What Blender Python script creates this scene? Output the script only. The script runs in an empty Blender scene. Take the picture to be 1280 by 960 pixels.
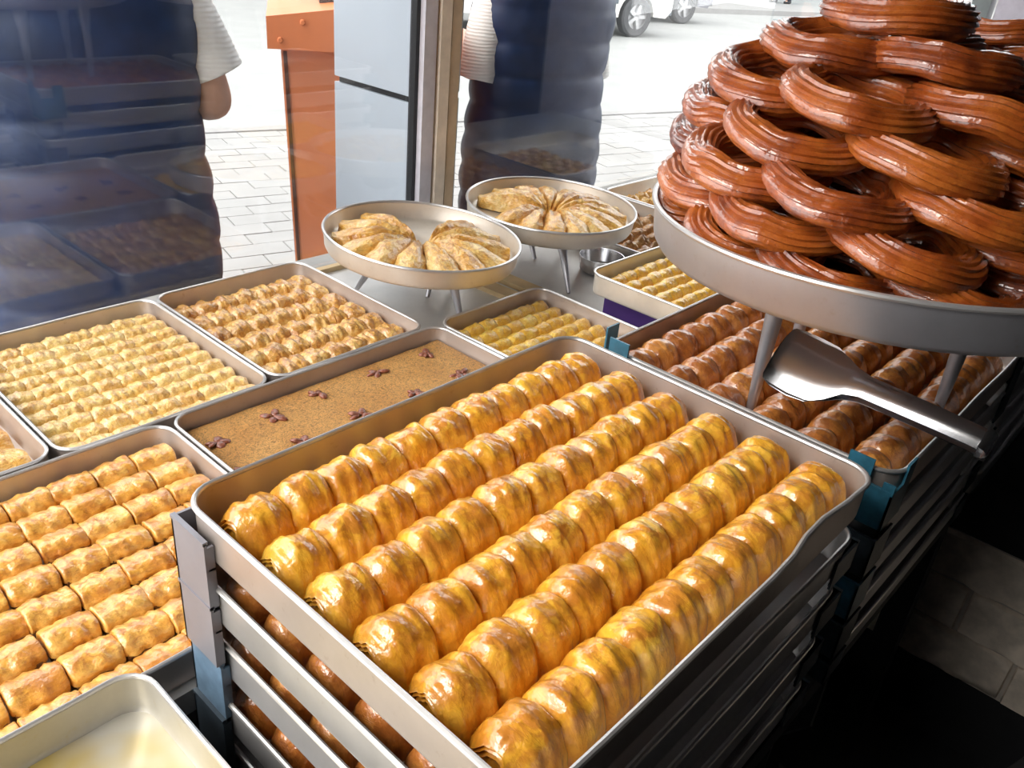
import bpy, bmesh, math, random
from mathutils import Vector, Matrix, noise, Euler
random.seed(7)
sc = bpy.context.scene
COL = sc.collection
PI = math.pi
# ------------------------------------------------------------------ camera
F_PX = 1064.7
cam_d = bpy.data.cameras.new('camera'); cam = bpy.data.objects.new('camera', cam_d); COL.objects.link(cam)
cam_d.sensor_width = 36.0; cam_d.lens = 36.0 * F_PX / 1280.0; cam_d.clip_start = 0.02; cam_d.clip_end = 200
yaw, pitch, roll = math.radians(50.036), math.radians(28.733), math.radians(-5.7055)
fwd = Vector((math.sin(yaw)*math.cos(pitch), math.cos(yaw)*math.cos(pitch), -math.sin(pitch)))
rgt = Vector((math.cos(yaw), -math.sin(yaw), 0)); dwn = fwd.cross(rgt)
r2 = math.cos(roll)*rgt + math.sin(roll)*dwn; d2 = -math.sin(roll)*rgt + math.cos(roll)*dwn
CZ = 1.55
cam.matrix_world = Matrix(((r2.x, -d2.x, -fwd.x, 0), (r2.y, -d2.y, -fwd.y, 0), (r2.z, -d2.z, -fwd.z, CZ), (0, 0, 0, 1)))
sc.camera = cam
# ------------------------------------------------------------------ light and exposure
w = bpy.data.worlds.new('overcast_sky'); sc.world = w; w.use_nodes = True
bg = w.node_tree.nodes['Background']; bg.inputs[0].default_value = (1.0, 0.985, 0.975, 1); bg.inputs[1].default_value = 2.4
sc.view_settings.view_transform = 'Standard'; sc.view_settings.look = 'None'
sc.view_settings.gamma = 1.0; sc.view_settings.use_curve_mapping = False
sc.view_settings.exposure = 0.86
sun_d = bpy.data.lights.new('sun', 'SUN'); sun_d.energy = 1.2; sun_d.angle = math.radians(30); sun_d.color = (1, .95, .86)
sun = bpy.data.objects.new('sun', sun_d); COL.objects.link(sun)
sun.rotation_euler = Vector((-0.75, 0.25, 0.80)).to_track_quat('Z', 'Y').to_euler()

# ------------------------------------------------------------------ materials
def nt(m):
    m.use_nodes = True; t = m.node_tree
    return t, t.nodes['Principled BSDF']
def N(t, typ, **kw):
    n = t.nodes.new(typ)
    for k, v in kw.items(): setattr(n, k, v)
    return n
def c4(c): return (c[0], c[1], c[2], 1)
def obj_coords(t, rnd=True):
    tc = N(t, 'ShaderNodeTexCoord')
    if not rnd: return tc.outputs['Object']
    oi = N(t, 'ShaderNodeObjectInfo'); mu = N(t, 'ShaderNodeMath', operation='MULTIPLY'); mu.inputs[1].default_value = 37.0
    t.links.new(oi.outputs['Random'], mu.inputs[0])
    ad = N(t, 'ShaderNodeVectorMath', operation='ADD')
    t.links.new(tc.outputs['Object'], ad.inputs[0]); t.links.new(mu.outputs[0], ad.inputs[1])
    return ad.outputs[0]
def noise_n(t, vec, scale, detail=3, rough=.55, dist=0):
    n = N(t, 'ShaderNodeTexNoise'); n.inputs['Scale'].default_value = scale
    n.inputs['Detail'].default_value = detail; n.inputs['Roughness'].default_value = rough; n.inputs['Distortion'].default_value = dist
    t.links.new(vec, n.inputs['Vector']); return n
def ramp(t, fac, stops):
    r = N(t, 'ShaderNodeValToRGB'); e = r.color_ramp.elements
    while len(e) < len(stops): e.new(.5)
    for i, (p, c) in enumerate(stops): e[i].position = p; e[i].color = c4(c)
    t.links.new(fac, r.inputs[0]); return r
def bump(t, b, h, strength, dist=.002, prev=None):
    n = N(t, 'ShaderNodeBump'); n.inputs['Strength'].default_value = strength; n.inputs['Distance'].default_value = dist
    t.links.new(h, n.inputs['Height'])
    if prev: t.links.new(prev, n.inputs['Normal'])
    t.links.new(n.outputs[0], b.inputs['Normal']); return n.outputs[0]
def simple(name, c, rough=.5, metal=0, var=.12, scale=20, bmp=0, coat=0, spec=.5):
    m = bpy.data.materials.new(name); t, b = nt(m)
    v = obj_coords(t, False); n = noise_n(t, v, scale, 4)
    lo = [x*(1-var) for x in c]; hi = [min(1, x*(1+var)) for x in c]
    r = ramp(t, n.outputs[0], [(.3, lo), (.7, hi)]); t.links.new(r.outputs[0], b.inputs['Base Color'])
    b.inputs['Roughness'].default_value = rough; b.inputs['Metallic'].default_value = metal
    b.inputs['Coat Weight'].default_value = coat; b.inputs['Specular IOR Level'].default_value = spec
    if bmp: bump(t, b, n.outputs[0], bmp)
    return m
def pastry(name, light, mid, dark, scale=22, rough=.32, coat=.6, lines=(1, 1, 1), lscale=160, pos=(.32, .52, .72), bst=.5, crough=.12, toast=None, pale=None, lmul=.5):
    """baked dough: mottled colour that varies from piece to piece, browned tops, fine flaky lines, syrup glaze"""
    m = bpy.data.materials.new(name); t, b = nt(m)
    v = obj_coords(t); n = noise_n(t, v, scale, 6, .65, .5)
    oi = N(t, 'ShaderNodeObjectInfo'); sh = N(t, 'ShaderNodeMapRange'); sh.inputs[3].default_value = -.09; sh.inputs[4].default_value = .09
    t.links.new(oi.outputs['Random'], sh.inputs[0])
    ad = N(t, 'ShaderNodeMath', operation='ADD'); t.links.new(n.outputs[0], ad.inputs[0]); t.links.new(sh.outputs[0], ad.inputs[1])
    r = ramp(t, ad.outputs[0], [(pos[0], light), (pos[1], mid), (pos[2], dark)]); col = r.outputs[0]
    if toast:
        tc = N(t, 'ShaderNodeTexCoord'); sx = N(t, 'ShaderNodeSeparateXYZ'); t.links.new(tc.outputs['Generated'], sx.inputs[0])
        n4 = noise_n(t, v, scale*1.7, 5, .7, .8)
        zz = N(t, 'ShaderNodeMapRange', interpolation_type='SMOOTHSTEP'); zz.inputs[1].default_value = .30; zz.inputs[2].default_value = .95; t.links.new(sx.outputs[2], zz.inputs[0])
        nn = N(t, 'ShaderNodeMapRange', interpolation_type='SMOOTHSTEP'); nn.inputs[1].default_value = .42; nn.inputs[2].default_value = .60; t.links.new(n4.outputs[0], nn.inputs[0])
        mu = N(t, 'ShaderNodeMath', operation='MULTIPLY'); t.links.new(zz.outputs[0], mu.inputs[0]); t.links.new(nn.outputs[0], mu.inputs[1])
        m1 = N(t, 'ShaderNodeMix', data_type='RGBA'); t.links.new(mu.outputs[0], m1.inputs[0]); t.links.new(col, m1.inputs[6]); m1.inputs[7].default_value = c4(toast); col = m1.outputs[2]
    mp = N(t, 'ShaderNodeMapping'); mp.inputs['Scale'].default_value = lines; t.links.new(v, mp.inputs['Vector'])
    n2 = noise_n(t, mp.outputs[0], lscale, 4, .65, 1.4)
    if pale:
        pp = ramp(t, n2.outputs[0], [(.56, (0, 0, 0)), (.70, (.7, .7, .7))]); m2 = N(t, 'ShaderNodeMix', data_type='RGBA')
        t.links.new(pp.outputs[0], m2.inputs[0]); t.links.new(col, m2.inputs[6]); m2.inputs[7].default_value = c4(pale); col = m2.outputs[2]
    mx = N(t, 'ShaderNodeMix', data_type='RGBA', blend_type='MULTIPLY'); mx.inputs[0].default_value = lmul
    r2_ = ramp(t, n2.outputs[0], [(.34, (.50, .36, .22)), (.50, (1, 1, 1))])
    t.links.new(col, mx.inputs[6]); t.links.new(r2_.outputs[0], mx.inputs[7])
    t.links.new(mx.outputs[2], b.inputs['Base Color'])
    b.inputs['Roughness'].default_value = rough; b.inputs['Coat Weight'].default_value = coat; b.inputs['Coat Roughness'].default_value = crough; b.inputs['Coat IOR'].default_value = 1.6
    b.inputs['Specular IOR Level'].default_value = .5
    p = bump(t, b, n2.outputs[0], bst, .0022)
    n3 = noise_n(t, v, scale*3.2, 3, .5); p = bump(t, b, n3.outputs[0], bst, .005, p)
    bc = N(t, 'ShaderNodeBump'); bc.inputs['Strength'].default_value = .6; bc.inputs['Distance'].default_value = .004; t.links.new(n3.outputs[0], bc.inputs['Height']); t.links.new(bc.outputs[0], b.inputs['Coat Normal'])
    return m
def metal(name, c, rough=.4, met=.85, stain=(.25, .14, .06), amt=.35, var=.1):
    m = bpy.data.materials.new(name); t, b = nt(m)
    v = obj_coords(t); n = noise_n(t, v, 7, 6, .7); n2 = noise_n(t, v, 55, 6, .75)
    r = ramp(t, n.outputs[0], [(.3, [x*(1-1.8*var) for x in c]), (.7, c)])
    r2_ = ramp(t, n2.outputs[0], [(.60, (0, 0, 0)), (.80, (amt, amt, amt))])
    mx = N(t, 'ShaderNodeMix', data_type='RGBA'); t.links.new(r2_.outputs[0], mx.inputs[0])
    t.links.new(r.outputs[0], mx.inputs[6]); mx.inputs[7].default_value = c4(stain)
    t.links.new(mx.outputs[2], b.inputs['Base Color'])
    rr = N(t, 'ShaderNodeMapRange'); rr.inputs[3].default_value = rough*.8; rr.inputs[4].default_value = min(1, rough*1.3)
    t.links.new(n.outputs[0], rr.inputs[0]); t.links.new(rr.outputs[0], b.inputs['Roughness'])
    b.inputs['Metallic'].default_value = met
    bump(t, b, n2.outputs[0], .08, .001)
    return m
M = {}
M['roll'] = pastry('golden_roll_dough', (.92, .55, .065), (.86, .42, .034), (.64, .23, .015), 22, lines=(1, .3, .3), lscale=120, coat=.9, bst=.4, crough=.14, toast=(.62, .23, .028), lmul=.35)
M['square'] = pastry('toasted_square_dough', (.92, .58, .15), (.82, .41, .065), (.52, .19, .025), 34, lines=(.4, 1, 1), lscale=200, coat=.85, bst=.35, crough=.18, toast=(.60, .24, .05), lmul=.4)
M['small'] = pastry('pale_square_dough', (.95, .73, .28), (.88, .56, .15), (.58, .27, .06), 40, lines=(1, .35, 1), lscale=220, coat=.7, bst=.45, pos=(.38, .58, .78), toast=(.68, .38, .14), pale=(.94, .80, .55))
M['knot'] = pastry('toasted_walnut_dough', (.92, .62, .20), (.82, .44, .09), (.48, .18, .04), 36, lines=(.4, 1, 1), lscale=200, coat=.8, bst=.5, toast=(.55, .25, .08), pale=(.92, .74, .46))
M['finger'] = pastry('yellow_finger_dough', (.97, .74, .15), (.95, .58, .06), (.72, .36, .03), 50, lines=(1, .3, 1), lscale=220, coat=.7, bst=.5, toast=(.80, .42, .05), pale=(.96, .84, .42), lmul=.3)
M['sarma'] = pastry('brown_roll_dough', (.72, .32, .07), (.56, .20, .035), (.26, .07, .012), 26, lines=(1, .25, .25), lscale=170, coat=.9, bst=.5, toast=(.40, .12, .024), lmul=.35)
M['braid'] = pastry('braided_dough', (.78, .48, .18), (.62, .32, .10), (.34, .12, .035), 36, lscale=220, coat=.6, toast=(.42, .18, .06), pale=(.80, .58, .34))
M['slice'] = pastry('layered_slice_dough', (.93, .66, .24), (.86, .46, .08), (.56, .22, .03), 28, lines=(.22, 1, 1), lscale=180, coat=.5, bst=.9, pos=(.36, .54, .72), toast=(.60, .28, .06), pale=(.94, .78, .46))
M['ring'] = pastry('fried_ring_dough', (.53, .145, .022), (.38, .080, .012), (.12, .018, .006), 16, rough=.28, lscale=260, coat=1.0, bst=.35, crough=.09)
M['fill'] = simple('ground_nut_filling', (.26, .13, .05), .8, var=.5, scale=300, bmp=.8)
M['pist'] = simple('pistachio_crumb', (.28, .30, .05), .8, var=.4, scale=250, bmp=.6)
M['nut'] = simple('walnut_kernel', (.22, .065, .035), .4, var=.5, scale=150, bmp=.7, coat=.4)
M['alu'] = metal('worn_aluminium', (.60, .585, .58), .40, .70)
M['alu_in'] = metal('tarnished_aluminium', (.60, .52, .47), .40, .66, amt=.6)
M['alu_clean'] = metal('scratched_aluminium', (.66, .63, .56), .4, .6, stain=(.55, .44, .16), amt=.6)
M['rim'] = metal('rolled_rim_metal', (.76, .74, .73), .3, .75, amt=.25)
M['pan'] = metal('cream_pan_metal', (.78, .72, .64), .4, .55, amt=.35)
M['steel'] = metal('polished_steel', (.72, .72, .74), .2, 1.0, amt=.1, var=.05)
M['pan_grey'] = metal('grey_pan_metal', (.56, .56, .60), .36, .75, amt=.3)
M['clip_grey'] = metal('grey_clip_metal', (.30, .30, .34), .45, .5, amt=.2)
M['clip_blue'] = simple('blue_grey_clip', (.13, .21, .30), .4, .2, .2, 60)
M['clip_teal'] = simple('teal_clip_plastic', (.025, .13, .20), .42, 0, .25, 50, coat=.1)
M['clip_dark'] = simple('dark_clip_plastic', (.035, .05, .065), .42, 0, .2, 50)
M['table'] = metal('brushed_table_steel', (.72, .71, .69), .38, .5, amt=.2)
M['dark'] = simple('flat_black', (.012, .012, .014), .7)
M['wood'] = simple('pale_varnished_wood', (.62, .46, .25), .5, var=.2, scale=14)
M['board'] = simple('dark_wood_board', (.10, .055, .03), .6)
M['purple'] = simple('purple_card', (.055, .018, .15), .6)

# ------------------------------------------------------------------ mesh helpers
class MB:
    def __init__(s): s.v = []; s.f = []
    def add(s, vs, fs):
        o = len(s.v); s.v += [tuple(q) for q in vs]; s.f += [tuple(i+o for i in q) for q in fs]
    def box(s, x0, x1, y0, y1, z0, z1, mtx=None):
        vs = [Vector((x, y, z)) for z in (z0, z1) for y in (y0, y1) for x in (x0, x1)]
        if mtx: vs = [mtx @ q for q in vs]
        s.add(vs, [(0, 2, 3, 1), (4, 5, 7, 6), (0, 1, 5, 4), (2, 6, 7, 3), (0, 4, 6, 2), (1, 3, 7, 5)])
    def rings(s, rs, closed=True, cap0=True, cap1=True):
        n = len(rs[0]); vs = [q for r in rs for q in r]; fs = []
        for i in range(len(rs)-1):
            for j in range(n if closed else n-1):
                a = i*n+j; b = i*n+(j+1) % n; fs.append((a, b, b+n, a+n))
        if cap0: fs.append(tuple(reversed(range(n))))
        if cap1: fs.append(tuple(range((len(rs)-1)*n, len(rs)*n)))
        s.add(vs, fs)
    def tube(s, pts, rad, n=8, closed=False):
        pts = [Vector(p) for p in pts]; k = len(pts)
        if not hasattr(rad, '__len__'): rad = [rad]*k
        rs = []; up = None
        for i, p in enumerate(pts):
            a = pts[i-1] if (i > 0 or closed) else p; b = pts[(i+1) % k] if (i < k-1 or closed) else p
            d = (b-a).normalized()
            if up is None: up = Vector((0, 0, 1)) if abs(d.z) < .9 else Vector((1, 0, 0))
            x = d.cross(up).normalized(); y = x.cross(d).normalized(); up = y
            rs.append([p + (x*math.cos(2*PI*j/n) + y*math.sin(2*PI*j/n))*rad[i] for j in range(n)])
        if closed: rs.append(rs[0]); s.rings(rs, cap0=False, cap1=False)
        else: s.rings(rs)
    def lathe(s, prof, n=48, c=(0, 0, 0)):
        rs = [[(c[0]+r*math.cos(2*PI*j/n), c[1]+r*math.sin(2*PI*j/n), c[2]+z) for j in range(n)] for r, z in prof]
        s.rings(rs, cap0=False, cap1=False)
    def mesh(s, name, m, smooth=True, ang=40):
        me = bpy.data.meshes.new(name); me.from_pydata(s.v, [], s.f); me.update()
        bm = bmesh.new(); bm.from_mesh(me); bmesh.ops.recalc_face_normals(bm, faces=bm.faces)
        if smooth:
            for f in bm.faces: f.smooth = True
            a = math.radians(ang)
            for e in bm.edges:
                if len(e.link_faces) == 2 and e.calc_face_angle(0) > a: e.smooth = False
        bm.to_mesh(me); bm.free()
        me.materials.append(m); return me
    def obj(s, name, m, parent=None, smooth=True, ang=40, loc=None):
        return link(name, s.mesh(name, m, smooth, ang), parent, loc)
def link(name, me, parent=None, loc=None, rot=None):
    o = bpy.data.objects.new(name, me); COL.objects.link(o)
    if parent: o.parent = parent
    if loc is not None: o.location = loc
    if rot is not None: o.rotation_euler = rot
    return o
def tag(o, label, cat, group=None):
    assert 4 <= len(label.replace(',', ' ').split()) <= 16, label
    o['label'] = label; o['category'] = cat
    if group: o['group'] = group
    return o
def empty(name, loc=(0, 0, 0), rz=0):
    o = bpy.data.objects.new(name, None); COL.objects.link(o); o.empty_display_size = .05
    o.location = loc; o.rotation_euler = (0, 0, rz); return o
def struct(o): o['kind'] = 'structure'; return o
def sbox(name, x0, x1, y0, y1, z0, z1, m, parent=None):
    b = MB(); b.box(x0, x1, y0, y1, z0, z1); o = b.obj(name, m, parent, smooth=False)
    return o if parent else struct(o)
ORD = ['zeroth', 'first', 'second', 'third', 'fourth', 'fifth', 'sixth', 'seventh', 'eighth', 'ninth', 'tenth', 'eleventh', 'twelfth', 'thirteenth', 'fourteenth', 'fifteenth']
def nz(x, y, z): return noise.noise(Vector((x, y, z)))

# ------------------------------------------------------------------ setting: shop
XR = 3.4; YG = 1.70; TT = CZ - .82       # right wall, glass line, table top height
M['floor'] = simple('dark_floor', (.02, .02, .022), .6)
M['wallp'] = simple('dark_wall_surface', (.03, .028, .03), .7)  # near-black colour stands in for shade on walls the window would light
M['ceil'] = simple('dark_ceiling_paint', (.06, .06, .06), .8)
M['lav'] = simple('pale_lavender_panel', (.62, .58, .66), .5)
M['cream'] = simple('cream_window_profile', (.76, .66, .54), .4)
M['tan'] = simple('tan_window_profile', (.55, .42, .28), .45)
M['alupf'] = simple('lilac_grey_profile', (.62, .60, .66), .4)
M['gasket'] = simple('black_rubber', (.01, .011, .014), .5)
M['clad'] = simple('white_cladding', (.42, .465, .53), .35, coat=.2, var=.03, scale=3)
M['post'] = simple('grey_green_post', (.22, .25, .25), .5)
sbox('floor', -.9, XR+.1, -2.7, YG+.05, -.1, 0, M['floor'])
sbox('ceiling', -.5, XR+.1, -2.7, YG+.5, 2.75, 2.85, M['ceil'])  # overhang past the glass added to cut light from above
sbox('ceiling_side_light_block', -1.0, -.5, -2.7, .3, 2.75, 2.85, M['ceil'])  # unseen strip added to stop sky light falling in behind the camera
sbox('wall_back', -.9, XR+.1, -2.8, -2.7, 0, 2.85, M['wallp'])
sbox('wall_left_light_block', -1.0, -.9, -2.7, .30, 0, 2.75, M['wallp'])  # unseen wall added to keep side light off the near stack faces
sbox('wall_left_lower_light_block', -1.0, -.9, .30, YG-.04, 0, TT-.03, M['wallp'])  # unseen low wall added to block light passing under the tables
sbox('wall_right', XR, XR+.1, -2.7, .55, 0, 2.75, M['wallp'])
sbox('wall_front', -.9, XR+.1, YG-.04, YG+.06, 0, TT-.005, simple('pale_stone', (.34, .33, .32), .7))
sbox('trim_1', XR, XR+.1, .55, .905, 0, 2.75, M['lav'])
sbox('trim_2', XR, XR+.06, .925, .985, TT, 2.75, M['post'])
sbox('wall_corner', XR, XR+.1, .905, YG+.06, 0, TT-.005, M['wallp'])
glass = bpy.data.materials.new('window_glass'); glass.use_nodes = True; t = glass.node_tree
for n in list(t.nodes): t.nodes.remove(n)
out = N(t, 'ShaderNodeOutputMaterial'); mix = N(t, 'ShaderNodeMixShader'); tr = N(t, 'ShaderNodeBsdfTransparent'); gl = N(t, 'ShaderNodeBsdfGlossy')
tr.inputs[0].default_value = (.965, .98, .985, 1); gl.inputs[1].default_value = 0.0
ge = N(t, 'ShaderNodeNewGeometry'); fr = N(t, 'ShaderNodeFresnel'); mr = N(t, 'ShaderNodeMapRange')
mr.inputs[3].default_value = 1.58; mr.inputs[4].default_value = 1/1.58
t.links.new(ge.outputs['Backfacing'], mr.inputs[0]); t.links.new(mr.outputs[0], fr.inputs[0])
t.links.new(fr.outputs[0], mix.inputs[0]); t.links.new(tr.outputs[0], mix.inputs[1]); t.links.new(gl.outputs[0], mix.inputs[2])
t.links.new(mix.outputs[0], out.inputs[0])
def window(n, x0, x1, y0, y1):
    o = struct(empty('window_%d' % n, ((x0+x1)/2, (y0+y1)/2, TT)))
    def P(nm, a, b_, c, d, e, f, m):
        q = MB(); q.box(a-o.location.x, b_-o.location.x, c-o.location.y, d-o.location.y, e-TT, f-TT); return q.obj(nm, m, o, smooth=False)
    P('pane', x0, x1, y0, y1, TT, 2.74, glass)
    return P
window(1, -.9, 1.519, YG-.003, YG+.003)
window(2, 1.653, XR, YG-.003, YG+.003)
window(3, XR+.027, XR+.033, .985, YG+.02)
P = empty('window_frame', (1.553, YG, TT)); struct(P); P.name = 'trim_3'
for nm, a, b_, c, d, m in (('gasket', 1.562, 1.574, YG-.012, YG+.011, M['gasket']), ('profile', 1.574, 1.615, YG-.03, YG+.011, M['alupf']),
                           ('groove', 1.615, 1.625, YG-.02, YG+.011, M['tan']), ('profile', 1.625, 1.66, YG-.035, YG+.011, M['cream']),
                           ('groove', 1.66, 1.667, YG-.024, YG+.011, M['board']), ('profile', 1.667, 1.70, YG-.03, YG+.011, M['tan'])):
    q = MB(); q.box(a-1.6, b_-1.6, c-YG, d-YG, 0, 2.74-TT); q.obj(nm, m, P, smooth=False)
sill = sbox('trim_4', -.9, XR, YG-.060, YG-.042, TT, TT+.012, M['wood'])
# the clad column outside, two panels with a recessed joint
colm = struct(empty('column', (1.603, 1.87, 0)))
b = MB(); b.box(-.075, .09, -.145, .145, 0, 3); b.obj('core', M['gasket'], colm, smooth=False)
zj = CZ - .44
for z0, z1 in ((.02, zj-.008), (zj+.008, 2.9)):
    b = MB(); b.box(-.084, .095, -.158, .155, z0, z1); b.obj('panel', M['clad'], colm, smooth=False)

# ------------------------------------------------------------------ setting: street
M['paver'] = simple('light_paver', (.235, .232, .228), .8, var=.07, scale=3, bmp=.1)
M['joint'] = simple('sandy_joint', (.205, .20, .195), .9)
M['road'] = simple('sun_bleached_asphalt', (.25, .254, .25), .85, var=.06, scale=2)
M['kerb'] = simple('kerb_stone', (.225, .22, .217), .8)
SA = math.atan2(4.68-5.60, 7.0-3.5)      # street direction
def smtx(): return Matrix.Rotation(SA, 4, 'Z')
S = smtx(); org = Vector((3.5, 5.62, 0))
def st(u, v, z=0): q = S @ Vector((u, v, 0)); return Vector((org.x+q.x, org.y+q.y, z))
pv = struct(empty('pavement', org, SA))
b = MB(); b.box(-9, 22, -9.5, -.02, -.22, -.006); b.obj('bedding', M['joint'], pv, smooth=False)
b = MB(); b.box(-.147, .147, -.072, .072, -.05, 0)
bm = bmesh.new(); me_pv = b.mesh('paver', M['paver'], False); bm.from_mesh(me_pv)
bmesh.ops.bevel(bm, geom=[e for e in bm.edges if all(v.co.z > -.01 for v in e.verts)], offset=.004, segments=1, affect='EDGES'); bm.to_mesh(me_pv); bm.free()
rest = MB(); cnt = 0; Si = S.inverted()
for j in range(0, 48):
    v = -.10 - j*.15
    for i in range(-30, 62):
        u = i*.30 + (.15 if j % 2 else 0)
        wq = st(u, v)
        if wq.y < YG+.15 or wq.x > 16: continue
        az = math.degrees(math.atan2(wq.x, wq.y)); d = math.hypot(wq.x, wq.y)
        near = (32 < az < 41 and 3.2 < d) or (56.5 < az < 64 and 3.6 < d)
        if near and cnt < 295:
            cnt += 1; link('paver', me_pv, pv, (u, v, random.uniform(-.003, .003)), (random.uniform(-.01, .01), random.uniform(-.006, .006), 0))
        else:
            rest.box(u-.147, u+.147, v-.072, v+.072, -.03, random.uniform(-.003, .002))
rs = rest.obj('paver_field', M['paver'], pv, smooth=False); rs['kind'] = 'stuff'
b = MB(); b.box(-9, 22, 0, .12, -.22, .004); k = b.obj('trim_5', M['kerb'], None, smooth=False); k.location = org; k.rotation_euler = (0, 0, SA); struct(k)
b = MB(); b.box(-30, 60, .12, 9.2, -.25, -.05); k = b.obj('road', M['road'], None, smooth=False); k.location = org; k.rotation_euler = (0, 0, SA); struct(k)
b = MB(); b.box(-30, 60, 9.2, 16, -.25, .06); k = b.obj('far_pavement', M['paver'], None, smooth=False); k.location = org; k.rotation_euler = (0, 0, SA); struct(k)
# shop terrace across the street
M['facade'] = simple('pale_facade', (.26, .255, .25), .8); M['shopglass'] = simple('dark_shop_glass', (.20, .26, .29), .1, coat=.5); M['teal'] = simple('teal_shopfront', (.16, .45, .50), .4)
fb = empty('shop_building', st(14, 13.2, .06), SA)
b = MB(); b.box(-40, 40, .3, 5, 0, 9); b.obj('wall', M['facade'], fb, smooth=False)
for i in range(-8, 8):
    b = MB(); b.box(i*4.6-.5, i*4.6+.5, -.1, .3, 0, 4); b.obj('pillar', M['facade'], fb, smooth=False)
    q = MB(); q.box(i*4.6+.55, i*4.6+4.05, .2, .28, .5, 3.2); q.obj('shop_window', M['teal'] if i in (1, 2, 3) else M['shopglass'], fb, smooth=False)
tag(fb, 'pale shop building with pillars across the bright street', 'building')
# ------------------------------------------------------------------ table
LT = CZ - .9185     # lower counter that carries the stacks
tb = empty('display_table', (1.35, 1.19, 0))
b = MB(); b.box(-1.95, 2.0, -.495, .467, TT-.035, TT); b.obj('table_top', M['table'], tb, smooth=False)
for x in (-1.85, 1.92):
    for y in (-.44, .42):
        b = MB(); b.box(x-.025, x+.025, y-.025, y+.025, 0, TT-.035); b.obj('leg', M['dark'], tb, smooth=False)
tag(tb, 'brushed steel display table carrying the pastry trays by the window', 'table')
ct = empty('low_counter', (1.0, .435, 0))
b = MB(); b.box(-1.4, 1.45, -.230, .250, LT-.04, LT); b.obj('counter_top', M['dark'], ct, smooth=False)
for x in (-1.3, .62):
    for y in (-.2, .2):
        b = MB(); b.box(x-.025, x+.025, y-.025, y+.025, 0, LT-.04); b.obj('leg', M['dark'], ct, smooth=False)
tag(ct, 'low black counter under the two tray stacks', 'counter')

# ------------------------------------------------------------------ trays
def rrect(L, W, r, z, n=6):
    pts = []
    for cx, cy, a0 in ((L/2-r, W/2-r, 0), (-L/2+r, W/2-r, 90), (-L/2+r, -W/2+r, 180), (L/2-r, -W/2+r, 270)):
        for i in range(n+1):
            a = math.radians(a0+90*i/n); pts.append(Vector((cx+r*math.cos(a), cy+r*math.sin(a), z)))
    # subdivide the long sides so a dent can bend them
    o = []
    for i, p in enumerate(pts):
        o.append(p); q = pts[(i+1) % len(pts)]
        if (q-p).length > .08:
            for k in range(1, 12): o.append(p.lerp(q, k/12))
    return o
def tray(label, x0, x1, y0, y1, rim, H=.05, m=None, clips=None, dent=None, rim_m=None, wob=.0012, seed=0):
    L, W = x1-x0, y1-y0; cx, cy = (x0+x1)/2, (y0+y1)/2
    def bend(p, s=1):
        p = p.copy(); p.y += wob*s*nz(p.x*6, seed+3.1, .5)*2*(p.z/H); p.z += wob*nz(p.x*5, p.y*5, seed)*(p.z/H)
        if dent and p.y < -W/2+.04:
            g = math.exp(-((p.x+cx-dent[0])/dent[1])**2)*p.z/H; p.y += dent[2]*g; p.z -= dent[3]*g
        return p
    R = .034; tk = .0016
    b = MB()
    prof = [(.006, 0), (.0015, .002), (0, .007), (0, H), (tk, H), (tk, .008), (tk+.004, tk+.001)]
    b.rings([[bend(p) for p in rrect(L-2*i, W-2*i, R-i, z)] for i, z in prof])
    o = b.obj('baking_tray', m or M['alu'], None, ang=50); o.location = (cx, cy, rim-H)
    b = MB(); b.tube([bend(p) for p in rrect(L+.001, W+.001, R+.0005, H)], .0031, 8, True)
    b.obj('rolled_rim', rim_m or M['rim'], o)
    tag(o, label, 'tray')
    for c in clips or []: clip(o, L, W, H, *c)
    return o
def clip(par, L, W, H, sx, sy, m, tab=0, wd=.058, low=.082):
    """L-shaped stacking corner: two plates standing off the tray wall, with a web"""
    g = .008; t_ = .003; sy_g = .001; b = MB()
    def bx(x0, x1, y0, y1, z0, z1): b.box(min(x0, x1), max(x0, x1), min(y0, y1), max(y0, y1), z0, z1)
    X = sx*(L/2+g); Y = sy*(W/2+(.018 if tab and sy > 0 else sy_g)); top = H-.020; bot = H-.020-low
    bx(X, X+sx*t_, Y+sy*t_, Y-sy*wd, bot, top); bx(X+sx*t_, X-sx*wd, Y, Y+sy*t_, bot, top)
    bx(X+sx*t_*1.3, X-sx*.0015, Y+sy*t_, Y-sy*wd, top-.002, top+.002)
    bx(X, X-sx*(g-.001), Y, Y-sy*wd, H-.055, H-.052); bx(X, X-sx*wd, Y, Y-sy*.0008, H-.055, H-.052)
    bx(X, X-sx*(g-.001), Y-sy*(wd-.003), Y-sy*wd, bot, top-.006)
    if tab:
        bx(X, X+sx*t_, Y-sy*wd*.48, Y-sy*wd, top, top+tab); bx(X, X-sx*(g-.002), Y-sy*wd*.48, Y-sy*(wd*.48+.003), top-.02, top+tab*.55)
        bx(X-sx*wd*.55, X-sx*wd, Y, Y+sy*t_, top, top+tab*.8)
        bx(X, X+sx*t_, Y+sy*t_, Y-sy*.012, top, top+tab*.35)
    b.obj('corner_clip', m, par, smooth=False)
LR = CZ - .768      # rims of the trays standing on the table
FR = CZ - .5226     # rim of the big front tray
FX0, FX1, FY0, FY1 = .307, .906, .203, .662
G, BL, TE, DK = M['clip_grey'], M['clip_blue'], M['clip_teal'], M['clip_dark']
tray('worn aluminium tray of big golden pastry rolls, topmost of the front stack', FX0, FX1, FY0, FY1, FR, .052, M['alu_in'],
     [(-1, 1, G), (-1, -1, G)], dent=(.765, .05, .010, .006), seed=1)
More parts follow.
